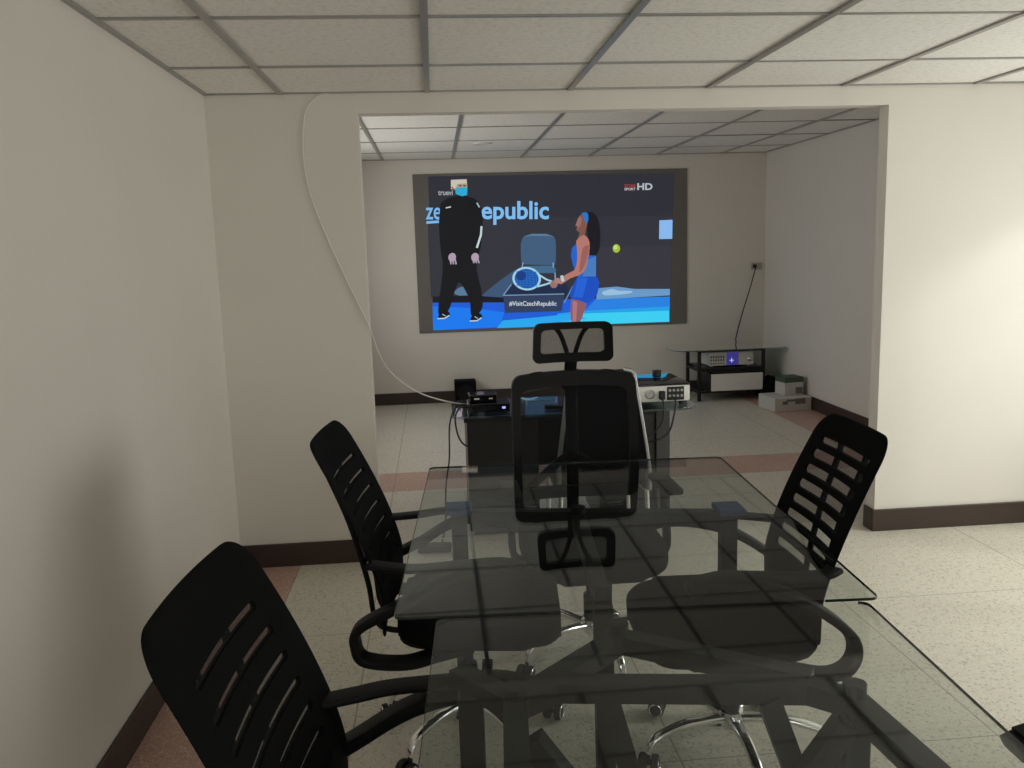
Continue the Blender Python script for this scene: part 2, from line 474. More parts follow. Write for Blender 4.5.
def text(rgb, s, x0, x1, ybase, ytop, bold=0.0):
    """lettering fitted to a box: left, right, baseline and top of the tall letters"""
    layer[0] += 1
    cu = bpy.data.curves.new('lettering', 'FONT'); cu.body = s; cu.offset = bold; cu.resolution_u = 3
    o = bpy.data.objects.new('lettering', cu); COL.objects.link(o)
    dg = bpy.context.evaluated_depsgraph_get(); dg.update()
    me = bpy.data.meshes.new_from_object(o.evaluated_get(dg))
    xs = [v.co.x for v in me.vertices]; mnx, mxx = min(xs), max(xs); H = .729
    m = pmi(rgb); base = len(pb.verts); vv = []
    for v in me.vertices:
        vv.append(pb.verts.new(c2w(x0 + (v.co.x - mnx) / (mxx - mnx) * (x1 - x0), ybase + (ytop - ybase) * v.co.y / H)))
    for f in me.polygons:
        try:
            ff = pb.faces.new([vv[i] for i in f.vertices]); ff.material_index = m; ff.normal_update()
            if ff.normal.y > 0: ff.normal_flip()
        except ValueError: pass
    bpy.data.objects.remove(o); bpy.data.curves.remove(cu); bpy.data.meshes.remove(me)
# backdrop and court
poly((45, 46, 54), [(96, 56), (936, 44), (920, 552), (114, 580)])
poly((50, 50, 59), [(94, 200), (932, 190), (924, 442), (106, 470)])
poly((55, 54, 64), [(600, 300), (928, 292), (924, 442), (600, 452)])
poly((60, 84, 118), [(270, 470), (330, 420), (395, 375), (420, 380), (372, 440), (340, 476), (290, 482)], 4)
poly((86, 120, 150), [(180, 455), (205, 434), (240, 438), (262, 458), (230, 470)], 4)
poly((22, 24, 36), [(240, 462), (360, 470), (360, 490), (112, 486), (112, 466)])
poly((30, 92, 214), [(111, 487), (370, 486), (560, 476), (920, 466), (919, 552), (113, 581)])
poly((24, 120, 235), [(112, 500), (250, 505), (355, 520), (340, 570), (113, 581)])
poly((40, 128, 224), [(670, 474), (921, 466), (921, 502), (630, 514)])
poly((36, 160, 232), [(540, 524), (640, 514), (920, 500), (919, 522), (520, 548)])
poly((60, 205, 240), [(480, 550), (620, 524), (919, 514), (919, 552), (430, 570)])
poly((40, 165, 236), [(350, 548), (560, 528), (640, 540), (440, 570), (330, 574)])
poly((106, 152, 196), [(672, 438), (740, 432), (800, 440), (921, 440), (921, 462), (670, 476)])
poly((150, 190, 222), [(690, 450), (722, 440), (745, 446), (790, 447), (780, 456), (700, 462)], 3)
# light blue panel at right edge, backdrop lettering
poly((136, 182, 236), [(885, 206), (930, 204), (929, 269), (884, 270)])
text((120, 180, 232), 'ze', 88, 140, 202, 140, .012)
poly((120, 180, 232), [(90, 209), (133, 206), (133, 215), (90, 218)])
text((126, 186, 238), 'epublic', 278, 508, 200, 138, .022)
# empty player's chair and the box below it
poly((64, 92, 124), [(412, 290), (420, 264), (450, 254), (500, 254), (526, 264), (532, 292), (530, 352), (516, 358), (428, 356), (414, 348)], 3)
poly((88, 124, 152), [(420, 262), (450, 252), (500, 252), (526, 262), (500, 259), (450, 259)])
poly((62, 104, 136), [(404, 376), (418, 362), (522, 360), (534, 376), (528, 386), (412, 386)])
for a, b in (((420, 350), (416, 368)), ((522, 350), (524, 368)), ((420, 386), (420, 460)), ((529, 384), (530, 455))): stroke((120, 160, 190), [a, b], 4)
poly((30, 42, 72), [(352, 462), (380, 424), (566, 420), (580, 456), (560, 462)])
poly((48, 62, 92), [(352, 462), (560, 456), (552, 516), (358, 522)])
stroke((112, 150, 182), [(352, 462), (380, 424)], 4); stroke((112, 150, 182), [(352, 462), (560, 457)], 3.5); stroke((100, 140, 180), [(560, 488), (590, 430)], 4)
text((206, 216, 220), '#VisitCzechRepublic', 372, 534, 497, 481, .012)
# racket
for k, (rr, c) in enumerate(((1.0, (160, 206, 226)), (.84, (24, 84, 168)))):
    poly(c, ell(432, 405, 49 * rr, 40 * rr, .12))
for k in range(-3, 4):
    stroke((50, 110, 190), [(432 + k * 11 - 2, 378), (432 + k * 11 + 2, 432)], 1.5); stroke((50, 110, 190), [(396, 403 + k * 8), (468, 407 + k * 8)], 1.5)
poly((24, 60, 130), ell(413, 395, 17, 16))
stroke((160, 206, 226), [(474, 392), (500, 408), (522, 416)], 6); stroke((160, 206, 226), [(468, 432), (498, 424), (522, 416)], 6)
stroke((190, 220, 232), [(518, 417), (560, 412)], 9)
# official in black, pale blue mask
poly((20, 21, 26), [(138, 150), (160, 132), (205, 122), (248, 130), (272, 152), (282, 210), (276, 290), (264, 340), (262, 380), (276, 440), (282, 500), (262, 528), (242, 528), (238, 480), (214, 430), (198, 420), (180, 470), (166, 512), (138, 530), (130, 510), (140, 430), (146, 360), (138, 300), (133, 220)], 3)
poly((170, 150, 130), [(173, 70), (228, 66), (230, 98), (200, 104), (174, 98)])
poly((196, 190, 176), [(174, 68), (226, 66), (228, 80), (196, 82), (188, 100), (174, 100)])
for x in (205, 220): poly((96, 80, 74), ell(x, 88, 5, 3))
poly((44, 166, 206), [(188, 96), (230, 92), (229, 120), (212, 124), (190, 116)])
stroke((150, 60, 52), [(176, 92), (186, 104)], 4)
text((170, 176, 178), 'truevi', 130, 180, 120, 101, .012)
stroke((190, 210, 214), [(278, 226), (276, 256), (262, 300)], 7); stroke((150, 180, 190), [(262, 146), (271, 162)], 5); stroke((200, 206, 210), [(156, 164), (174, 160)], 4)
for cx in (178, 256): 
    poly((172, 154, 172), ell(cx, 332, 13, 15, .2))
    for k in range(3): stroke((172, 154, 172), [(cx - 7 + k * 8, 338), (cx - 4 + k * 9, 356 - 4 * (cx > 200))], 5)
for cx, cy in ((146, 528), (256, 536)):
    poly((16, 18, 24), [(cx - 16, cy + 6), (cx - 4, cy - 14), (cx + 18, cy - 12), (cx + 24, cy), (cx + 8, cy + 12), (cx - 14, cy + 14)], 3)
    stroke((190, 206, 214), [(cx - 18, cy + 13), (cx + 6, cy + 12), (cx + 22, cy + 2)], 4); stroke((160, 180, 190), [(cx - 2, cy - 2), (cx + 10, cy + 4)], 3)
# player in blue holding the racket
poly((26, 24, 32), [(632, 182), (655, 178), (672, 196), (682, 240), (680, 300), (664, 330), (650, 330), (640, 260)], 3)
poly((126, 84, 74), [(602, 212), (612, 190), (630, 186), (640, 206), (634, 236), (630, 262), (640, 270), (646, 300), (636, 330), (606, 330), (598, 300), (604, 270), (612, 250), (600, 238), (606, 228), (597, 226)], 2)
poly((38, 116, 196), [(618, 182), (632, 178), (641, 184), (642, 206), (632, 218), (626, 196)])
poly((150, 106, 100), [(606, 200), (614, 192), (620, 204), (614, 226), (602, 236), (606, 226), (598, 224)])
poly((36, 98, 196), [(586, 300), (600, 286), (612, 330), (640, 326), (668, 326), (668, 404), (608, 406), (590, 360), (582, 326)])
poly((70, 122, 190), [(636, 342), (668, 328), (667, 396), (622, 398)])
poly((176, 118, 108), [(600, 276), (626, 256), (646, 282), (640, 340), (624, 384), (580, 404), (548, 424), (540, 408), (574, 386), (596, 372), (604, 330)], 3)
poly((150, 96, 88), [(622, 300), (644, 290), (636, 340), (622, 374), (610, 380)], 2)
poly((26, 78, 190), [(604, 400), (672, 400), (676, 440), (664, 470), (632, 490), (586, 474), (580, 450)], 2)
poly((34, 96, 210), [(606, 402), (640, 402), (622, 470), (590, 468)])
poly((140, 90, 98), [(584, 474), (634, 488), (626, 520), (612, 553), (586, 553), (580, 520)], 2)
poly((168, 116, 124), [(588, 480), (604, 484), (600, 553), (588, 553)])
poly((150, 112, 108), ell(524, 424, 13, 13)); poly((168, 126, 118), ell(536, 412, 11, 10)); stroke((170, 206, 216), [(550, 394), (556, 414)], 10)
poly((160, 190, 60), ell(737, 302, 12.5, 14.5)); poly((190, 220, 110), ell(734, 298, 7, 8))
# channel marks
text((176, 52, 54), 'true', 764, 802, 92, 79, .02); text((200, 190, 192), 'SPORT', 764, 802, 104, 95, .02)
text((176, 186, 196), 'HD', 808, 860, 102, 79, .03)
pic = obj('picture', pb, pm); tolocal(pic, scr)
# (recalc may flip loose faces: turn all of them to the room)
for f in pic.data.polygons:
    if f.normal.y > 0: f.flip()

# ------------------------------------------------------------------ wall outlet and its cord
ol = thing('wall_outlet', 'small beige wall outlet with a black plug in the far corner', 'wall outlet', (3.30, YB, 1.28))
bm = BM(); box(bm, (.0, -.006, 0), (.115, .012, .07), bev=.004); obj('cover_plate', bm, M['outlet'], ol)
bm = BM(); box(bm, (-.025, -.026, 0), (.032, .03, .036), bev=.006); lathe(bm, [(.011, -.05), (.013, -.03), (.014, -.012)], (-.025, 0, -.0), 12, 'y'); obj('plug', bm, M['rubber'], ol, True)
bm = BM()
pts = spline([(3.275, 8.70, 1.275), (3.268, 8.70, 1.235), (3.22, 8.70, 1.06), (3.15, 8.695, .84), (3.085, 8.67, .64), (3.05, 8.63, .545), (3.045, 8.60, .521)], 8)
tube(bm, pts, .006, 8)
tag(obj('power_cable', bm, M['black_cable'], None, True), 'thin dark power cord hanging slantwise from the wall outlet to the television stand', 'cord')

# ------------------------------------------------------------------ television stand in the far corner
SX, SYF, SYB, SZ = 2.84, 8.13, 8.60, .515
tv = thing('television_stand', 'low black metal television stand with a clear glass top in the far corner', 'television stand', (SX, 8.36, 0))
def L2(bmx, name, m, par, smooth=False):
    o = obj(name, bmx, m, None, smooth); return tolocal(o, par)
bm = BM()
ol2 = []
for i in range(11):
    a = PI * i / 10
    ol2.append((2.30 + .06 * 0 - .07 * math.sin(a) * .0, 0))
outl = [(2.36, 8.06), (3.30, 8.06), (3.365, 8.12), (3.375, 8.30), (3.36, 8.64), (2.28, 8.64), (2.245, 8.40), (2.25, 8.20), (2.29, 8.10)]
slab(bm, outl, SZ - .010, SZ, bev=.002); L2(bm, 'glass_top', M['deskglass'], tv)
for x in (2.525, 3.165):
    for y in (8.17, 8.56):
        bm = BM(); box(bm, (x, y, SZ / 2 - .005), (.032, .032, SZ - .01), bev=.005); lathe(bm, [(.02, 0), (.022, .012), (.016, .02)], (x, y, 0), 12)
        L2(bm, 'leg', M['steel'], tv)
bm = BM()
for z, hh in ((SZ - .024, .024), (.300, .022), (.085, .02)):
    for y in (8.17, 8.56): b2(bm, (2.53, y - .010, z - hh / 2), (3.16, y + .010, z + hh / 2))
    for x in (2.525, 3.165): b2(bm, (x - .010, 8.18, z - hh / 2), (x + .010, 8.55, z + hh / 2))
L2(bm, 'frame', M['steel'], tv)
bm = BM(); b2(bm, (2.54, 8.15, .312), (3.15, 8.57, .328), bev=.003, seg=1); L2(bm, 'shelf', M['laminate'], tv)
bm = BM()
b2(bm, (2.62, 8.13, .085), (3.13, 8.55, .10)); b2(bm, (2.62, 8.13, .10), (2.635, 8.55, .288)); b2(bm, (3.115, 8.13, .10), (3.13, 8.55, .288)); b2(bm, (2.635, 8.535, .10), (3.115, 8.55, .288)); b2(bm, (2.62, 8.13, .273), (3.13, 8.55, .288))
L2(bm, 'drawer_case', M['laminate'], tv)
bm = BM(); b2(bm, (2.63, 8.105, .105), (3.14, 8.13, .270), bev=.004); dr = L2(bm, 'drawer', M['silver'], tv)
bm = BM(); lathe(bm, [(.006, 0), (.008, -.012), (.017, -.018), (.018, -.026), (.010, -.031), (.001, -.032)], (2.885, 8.105, .188), 16, 'y')
kn = obj('knob', bm, M['chrome'], dr, True); kn.matrix_parent_inverse = Matrix.Translation(-Vector(tv.location))
# amplifier on the shelf
am = thing('amplifier', 'silver amplifier with a dark blue display on the television stand shelf', 'amplifier', (2.84, 8.33, .328))
bm = BM(); b2(bm, (-.21, -.13, .012), (.24, .20, .142), bev=.004)
for x in (-.17, .20):
    for y in (-.09, .16): lathe(bm, [(.018, 0), (.02, .013)], (x, y, 0), 10)
obj('case', bm, M['silver'], am)
bm = BM(); b2(bm, (-.035, -.136, .016), (.085, -.128, .138), bev=.002, seg=1); obj('display', bm, M['blue_display'], am)
bm = BM(); b2(bm, (.012, -.139, .04), (.02, -.135, .085)); b2(bm, (-.005, -.139, .058), (.036, -.135, .066)); obj('indicator', bm, M['blue_led'], am)
bm = BM(); lathe(bm, [(.022, -.128), (.021, -.150), (.017, -.153), (.001, -.153)], (.19, 0, .07), 20, 'y'); obj('volume_knob', bm, M['chrome'], am, True)
for r in range(3):
    for c in range(6):
        bm = BM(); b2(bm, (-.195 + c * .025, -.134, .03 + r * .028), (-.180 + c * .025, -.128, .042 + r * .034)); obj('button', bm, M['label'], am)
# dark bag behind the cartons: black box in the corner
bk = thing('black_case', 'low black case on the floor between the television stand and the cartons', 'case', (3.27, 8.28, 0), -.1)
bm = BM(); box(bm, (0, 0, .09), (.20, .36, .18), bev=.02); obj('body', bm, M['fabric'], bk)
bm = BM(); tube(bm, spline([(0, -.06, .178), (0, -.05, .205), (0, .05, .205), (0, .06, .178)], 6), .007, 8); obj('handle', bm, M['rubber'], bk, True)
# cartons
def carton(name, label, loc, rz, s, mats, lidmat, prints):
    t = thing(name, label, 'carton', loc, rz, 'cartons in the far corner')
    bm = BM(); box(bm, (0, 0, s[2] / 2), s, bev=.003, seg=1); obj('body', bm, mats, t)
    if lidmat:
        bm = BM(); box(bm, (0, 0, s[2] + .014), (s[0] * 1.02, s[1] * 1.02, .05), bev=.003, seg=1); obj('lid', bm, lidmat, t)
    if prints:
        for (x, z, w, h) in prints:
            bm = BM(); b2(bm, (x - w / 2, -s[1] / 2 - .0015, z - h / 2), (x + w / 2, -s[1] / 2 + .001, z + h / 2)); obj('print', bm, M['grey_print'], t)
    return t
carton('carton', 'low white carton lying on the floor in the far corner under a smaller box', (3.17, 7.64, 0), .10, (.36, .32, .125), M['white_card'], None, [(-.08, .08, .05, .03), (-.02, .10, .09, .02), (.07, .09, .10, .05)])
carton('carton', 'small white box with a dark green lid standing on the low white carton', (3.235, 7.70, .126), .16, (.19, .17, .125), M['white_card'], M['green_card'], [(.05, .04, .07, .06)])

# ------------------------------------------------------------------ subwoofer on the floor, far wall
sp = thing('speaker', 'small black cube speaker on the floor against the far wall', 'speaker', (.255, 8.62, 0))
bm = BM(); box(bm, (0, 0, .125), (.215, .19, .235), bev=.01); obj('cabinet', bm, M['fabric'], sp)
bm = BM(); lathe(bm, [(.08, -.095), (.082, -.100), (.072, -.102), (.04, -.098), (.001, -.096)], (0, 0, .125), 24, 'y'); obj('woofer', bm, M['plastic'], sp, True)
for x in (-.08, .08):
    for y in (-.07, .07):
        bm = BM(); lathe(bm, [(.014, 0), (.016, .012)], (x, y, 0), 10); obj('foot', bm, M['rubber'], sp)

# ------------------------------------------------------------------ desk in the opening
DZ = .668
dk = thing('desk', 'black desk with two pedestals and a glass top standing in the wide opening', 'desk', (.70, 4.78, 0))
bm = BM()
o_ = [(.10, 4.50), (1.28, 4.48), (1.35, 4.50), (1.395, 4.56), (1.40, 4.66), (1.38, 5.02), (.10, 5.04), (.06, 4.98), (.06, 4.55)]
slab(bm, o_, DZ - .012, DZ, bev=.002); L2(bm, 'glass_top', M['deskglass'], dk)
def pedestal(x0, x1, fr, side_x):
    bm = BM(); b2(bm, (x0, 4.53, .03), (x1, 4.98, DZ - .035), bev=.003, seg=1); b2(bm, (x0 + .02, 4.56, 0), (x1 - .02, 4.95, .04))
    p = L2(bm, 'pedestal', M['laminate'], dk)
    for k in range(3):
        bm = BM(); z0 = .06 + k * .185; b2(bm, (x0 + .012, 4.515, z0), (x1 - .012, 4.532, z0 + .178), bev=.002, seg=1)
        d = obj('drawer', bm, M['laminate'], p); d.matrix_parent_inverse = Matrix.Translation(-Vector(dk.location))
    return p
pedestal(.135, .515, 0, 0)
pedestal(.845, 1.155, 0, 0)
bm = BM(); b2(bm, (1.158, 4.51, 0), (1.232, 5.0, DZ - .016), bev=.002, seg=1); L2(bm, 'side_panel', M['side_lam'], dk)
bm = BM(); b2(bm, (.515, 4.92, .28), (.845, 4.94, DZ - .035)); b2(bm, (.12, 4.53, DZ - .036), (1.16, 4.56, DZ - .014)); b2(bm, (.12, 4.95, DZ - .036), (1.16, 4.98, DZ - .014)); L2(bm, 'top_frame', M['steel'], dk)
bm = BM()
for x in (.2, .45, .9, 1.2):
    for y in (4.545, 4.965):
        bm = BM(); lathe(bm, [(.012, DZ - .0145), (.012, DZ - .0118)], (x, y, 0), 12); L2(bm, 'glass_pad', M['rubber'], dk)

# projector
pj = thing('projector', 'silver projector with a black gloss top at the right end of the desk', 'projector', (1.19, 4.74, DZ), .015)
bm = BM(); box(bm, (0, 0, .068), (.335, .36, .09), bev=.010); obj('body', bm, M['silver'], pj, True)
bm = BM(); box(bm, (0, .0, .117), (.333, .358, .014), bev=.005); obj('top_cover', bm, M['gloss'], pj, True)
bm = BM(); box(bm, (.085, -.181, .068), (.095, .006, .074), bev=.002, seg=1); pn = obj('connector_panel', bm, M['rubber'], pj)
for r in range(2):
    for c in range(4):
        bm = BM(); lathe(bm, [(.0075, -.190), (.0075, -.183), (.004, -.183)], (.052 + c * .022, 0, .086 - r * .030), 10, 'y'); obj('socket', bm, M['satin'], pn)
bm = BM(); lathe(bm, [(.026, -.179), (.026, -.187), (.021, -.188), (.019, -.183), (.001, -.183)], (-.055, 0, .068), 24, 'y'); obj('ring', bm, M['satin'], pj, True)
bm = BM(); box(bm, (.008, -.190, .062), (.030, .026, .046), bev=.003); obj('plug', bm, M['rubber'], pj)
for x in (-.13, .13):
    for y in (-.14, .14):
        bm = BM(); lathe(bm, [(.014, 0), (.016, .026)], (x, y, 0), 12); obj('foot', bm, M['rubber'], pj)
bm = BM(); lathe(bm, [(.05, .17), (.05, .195), (.042, .197), (.038, .188), (.001, .186)], (.06, 0, .07), 24, 'y'); obj('lens', bm, M['gloss'], pj, True)
bm = BM(); lathe(bm, [(.024, 0), (.025, .004), (.025, .034), (.022, .038), (.001, .038)], (1.235, 4.80, DZ + .1255), 20)
tag(obj('lens_cap', bm, M['rubber'], None, True), 'small black round cap lying on the projector top', 'lens cap')

# boxes left on the desk
st = thing('set_top_box', 'black set top box lying flat on the left end of the desk', 'set top box', (.26, 4.66, DZ))
bm = BM(); box(bm, (0, 0, .03), (.23, .17, .048), bev=.005); obj('case', bm, M['gloss'], st)
bm = BM(); b2(bm, (-.09, -.0865, .018), (.04, -.084, .042)); obj('front_panel', bm, M['plastic'], st)
bm = BM(); b2(bm, (.07, -.0870, .024), (.088, -.0845, .036)); obj('display', bm, M['blue_led'], st)
for x in (-.09, .09):
    for y in (-.06, .06):
        bm = BM(); lathe(bm, [(.01, 0), (.01, .008)], (x, y, 0), 10); obj('foot', bm, M['rubber'], st)
s2 = thing('set_top_box', 'smaller black receiver box stacked on top of the set top box', 'set top box', (.23, 4.68, DZ + .055), .05)
bm = BM(); box(bm, (0, 0, .021), (.15, .12, .040), bev=.006); obj('case', bm, M['gloss'], s2)
bm = BM(); b2(bm, (-.05, -.0615, .016), (-.022, -.0595, .024)); obj('logo', bm, M['silver'], s2)
bm = BM(); b2(bm, (.03, -.0615, .016), (.05, -.0595, .022)); obj('indicator', bm, M['silver'], s2)
rm = thing('remote_control', 'slim dark remote control lying on the glass desk between the pedestals', 'remote control', (.66, 4.62, DZ + .001), -.25)
bm = BM(); box(bm, (0, 0, .010), (.19, .048, .018), bev=.006); obj('body', bm, M['plastic'], rm)
for c in range(6):
    for r in range(3):
        bm = BM(); lathe(bm, [(.005, .018), (.0045, .021)], (-.07 + c * .022, -.013 + r * .013, 0), 8); obj('button', bm, M['label'], rm)
# cables
def cable(name, pts, r, m, label, n=8):
    bm = BM(); tube(bm, spline(pts, 8), r, n)
    return tag(obj(name, bm, m, None, True), label, 'cable', 'loose cables around the desk' if name == 'cable' else None)
yf = YW - .006
def wp(px, py, Y=yf): return on_y(px, py, Y)
pts = [Vector((on_y(329, 92, yf).x, yf, ZC - .004)), wp(318, 96), wp(307, 108), wp(303, 130), wp(304, 165), wp(312, 200), wp(327, 238), wp(344, 275), wp(359, 306), wp(368, 324),
       on_y(374, 340, 4.30), on_y(383, 362, 4.42), on_y(398, 379, 4.52), on_y(420, 393, 4.60), on_y(445, 401, 4.66), Vector((.145, 4.70, DZ + .032))]
cable('antenna_cable', pts, .0038, M['white_cable'], 'thin white cable drooping from the ceiling across the wall to the desk')
cable('cable', [(.145, 4.63, DZ + .03), (.10, 4.58, DZ + .035), (.075, 4.53, DZ - .01), (.085, 4.485, DZ - .09), (.115, 4.47, DZ - .14), (.16, 4.475, DZ - .155)], .005, M['black_cable'], 'short black cable looping off the left end of the desk')
cable('cable', [(.15, 4.70, DZ + .03), (.085, 4.66, DZ + .03), (.045, 4.58, DZ - .05), (.035, 4.52, DZ - .22), (.01, 4.48, .30), (.0, 4.44, .12), (-.03, 4.40, .012), (-.07, 4.36, .03)], .0045, M['black_cable'], 'long thin black cable falling from the desk to the power strip on the floor')
cable('cable', [(1.198, 4.535, DZ + .05), (1.195, 4.50, DZ + .01), (1.185, 4.475, DZ - .06), (1.14, 4.465, DZ - .12), (1.08, 4.47, DZ - .15)], .005, M['black_cable'], 'black projector lead hanging straight down in front of the desk')
cable('cable', [(1.262, 4.545, DZ + .05), (1.258, 4.49, DZ + .03), (1.238, 4.455, DZ - .04), (1.21, 4.45, DZ - .12), (1.15, 4.46, DZ - .165), (1.07, 4.485, DZ - .175)], .005, M['black_cable'], 'black projector lead curling in a wide loop beside the desk side panel')
ps = thing('power_strip', 'grey power strip on the floor in front of the desk near the left jamb', 'power strip', (-.06, 4.33, 0), -.1)
bm = BM(); box(bm, (0, 0, .022), (.17, .06, .04), bev=.006); obj('body', bm, M['side_lam'], ps)
for x in (-.05, 0, .05):
    bm = BM(); box(bm, (x, 0, .043), (.026, .034, .004), bev=.001, seg=1); obj('socket', bm, M['rubber'], ps)
cable('cable', [(-.12, 4.34, .05), (-.10, 4.38, .09), (-.04, 4.39, .07), (.0, 4.37, .11), (-.06, 4.36, .10), (-.11, 4.37, .08), (-.06, 4.385, .05), (.0, 4.36, .058)], .005, M['white_cable'], 'bunched white cable lying over the grey power strip')

# ------------------------------------------------------------------ five star base shared by the chairs
def star_base(t, zh, rad, rot, gas_top):
    bm = BM(); lathe(bm, [(.028, zh - .03), (.036, zh - .01), (.036, zh + .025), (.027, zh + .03)], n=20); obj('hub', bm, M['chrome'], t, True)
    bm = BM(); lathe(bm, [(.026, zh + .02), (.026, (zh + gas_top) / 2), (.015, (zh + gas_top) / 2 + .002), (.015, gas_top)], n=16); obj('gas_lift', bm, M['plastic'], t, True)
    for k in range(5):
        a = rot + 2 * PI * k / 5; d = Vector((math.cos(a), math.sin(a), 0))
        bm = BM()
        pts = spline([d * .02 + Vector((0, 0, zh)), d * (rad * .5) + Vector((0, 0, zh + .012)), d * (rad * .82) + Vector((0, 0, zh - .002)), d * (rad * .95) + Vector((0, 0, zh - .02)), d * rad + Vector((0, 0, .066))], 6)
        sweep(bm, pts, [(x, y) for x, y in rrect(.022, .034, .010, 3)], scale=lambda u: 1.1 - .35 * u)
        leg = obj('base_leg', bm, M['chrome'], t, True, 60)
        bm = BM()
        a2 = a + .9 + k * .7; w = Vector((math.cos(a2), math.sin(a2), 0)); side = Vector((-w.y, w.x, 0))
        c = d * rad - w * .012 + Vector((0, 0, .028))
        for s in (-1, 1):
            rings = []
            prof = [(.010, .006), (.024, .008), (.0275, .012), (.0275, .024), (.024, .029), (.001, .030)]
            for r, h in prof:
                rings.append([bm.verts.new(c + side * (s * h) + (w * math.cos(q) + Vector((0, 0, 1)) * math.sin(q)) * r) for q in [2 * PI * i / 16 for i in range(16)]])
            for ra, rb in zip(rings, rings[1:]):
                for j in range(16): bm.faces.new((ra[j], ra[(j + 1) % 16], rb[(j + 1) % 16], rb[j]))
        tube(bm, [c - side * .012, c + side * .012], .008, 8)
        tube(bm, [d * rad + Vector((0, 0, .035)), d * rad + Vector((0, 0, .07))], .007, 8)
        cs = obj('caster', bm, M['rubber'], leg, True)
        for s in (-1, 1):
            bm = BM(); pts = [c + side * (s * .0296) + (w * math.cos(q) + Vector((0, 0, 1)) * math.sin(q)) * .0205 for q in [2 * PI * i / 16 for i in range(17)]]
            tube(bm, pts, .0025, 6)
            obj('caster_ring', bm, M['chrome'], leg, True)

# ------------------------------------------------------------------ mesh-back task chair (faces +x)
BXO = [0.0]
def back_x(v, y):
    z = BZ0 + v * (BZ1 - BZ0); t = max(0, (z - .55) / .45)
    return -.193 + BXO[0] - .178 * t ** 1.35 + .32 * y * y
BZ0, BZ1 = .425, 1.012
def build_back(SLH, SLN, SLP, SL0, HW):
    zs = [BZ0 + .0]
    rows = []   # (z, slot index or None, s)
    z_marks = []
    for i in range(9): z_marks.append((BZ0 + (SL0 - BZ0) * i / 9, None, .15))
    for k in range(SLN):
        za = SL0 + k * SLP; zb = za + SLH; r = SLH / 2
        smax = .172 if k < SLN - 1 else .160
        for i in range(9):
            tt = -1 + 2 * i / 8
            z_marks.append((za + SLH * i / 8, k, smax - r + r * math.sqrt(max(0, 1 - tt * tt)) + (.0 if abs(tt) < 1 else .0)))
        zn = SL0 + (k + 1) * SLP if k < SLN - 1 else BZ1 - .072
        for i in range(1, 3):
            zz = zb + (zn - zb) * i / 3
            z_marks.append((zz, None, smax - r))
    zt = z_marks[-1][0]
    for i in range(1, 13):
        u = math.sin(PI / 2 * i / 12)
        z_marks.append((zt + (BZ1 - zt) * u, None, .15))
    def halfw(z):
        w = HW - .012 + .012 * math.sin(PI * min(1, max(0, (z - BZ0) / (BZ1 - BZ0) * .95 + .05)))
        rt = .065
        if z > BZ1 - rt:
            t = min(1, (z - (BZ1 - rt)) / rt); w -= rt * (1 - math.sqrt(max(0, 1 - t * t)))
        rb = .04
        if z < BZ0 + rb:
            t = min(1, (BZ0 + rb - z) / rb); w -= rb * (1 - math.sqrt(max(0, 1 - t * t)))
        return w
    N1, N2 = 4, 22
    bm = BM(); grid = []
    th = .011
    def sid(z, s, sgn_x):
        w = halfw(z); s = min(s, w - .02); v = (z - BZ0) / (BZ1 - BZ0)
        ys = [-w + (w - s) * i / N1 for i in range(N1)] + [-s + 2 * s * i / N2 for i in range(N2)] + [s + (w - s) * i / N1 for i in range(N1 + 1)]
        out = []
        for y in ys:
            # thinner towards the outline so the rim is rounded
            e = min(1, (w - abs(y)) / .018); ee = math.sqrt(max(0.05, 1 - (1 - e) ** 2))
            tz = min(1, (BZ1 - z) / .018 + .05, (z - BZ0) / .018 + .05); ee *= math.sqrt(max(.05, 1 - (1 - min(1, tz)) ** 2))
            out.append(bm.verts.new((back_x(v, y) + sgn_x * th / 2 * ee, y, z)))
        return out
    fr = [sid(z, s, 1) for z, k, s in z_marks]; bk = [sid(z, s, -1) for z, k, s in z_marks]
    n = len(fr[0])
    for i in range(len(z_marks) - 1):
        ka, kb = z_marks[i][1], z_marks[i + 1][1]
        slot = ka is not None and ka == kb
        for j in range(n - 1):
            hole = slot and N1 <= j < N1 + N2
            if hole: continue
            bm.faces.new((fr[i][j], fr[i][j + 1], fr[i + 1][j + 1], fr[i + 1][j])); bm.faces.new((bk[i][j], bk[i + 1][j], bk[i + 1][j + 1], bk[i][j + 1]))
        if slot:
            for j in (N1, N1 + N2): bm.faces.new((fr[i][j], fr[i + 1][j], bk[i + 1][j], bk[i][j]))
        for j in (0, n - 1): bm.faces.new((fr[i][j], fr[i + 1][j], bk[i + 1][j], bk[i][j]))
        if (slot and (i == 0 or z_marks[i - 1][1] != ka)):
            for j in range(N1, N1 + N2): bm.faces.new((fr[i][j], fr[i][j + 1], bk[i][j + 1], bk[i][j]))
        if slot and z_marks[i + 2][1] != ka:
            for j in range(N1, N1 + N2): bm.faces.new((fr[i + 1][j], fr[i + 1][j + 1], bk[i + 1][j + 1], bk[i + 1][j]))
    for i in (0, len(fr) - 1):
        for j in range(n - 1): bm.faces.new((fr[i][j], fr[i][j + 1], bk[i][j + 1], bk[i][j]))
    return bm

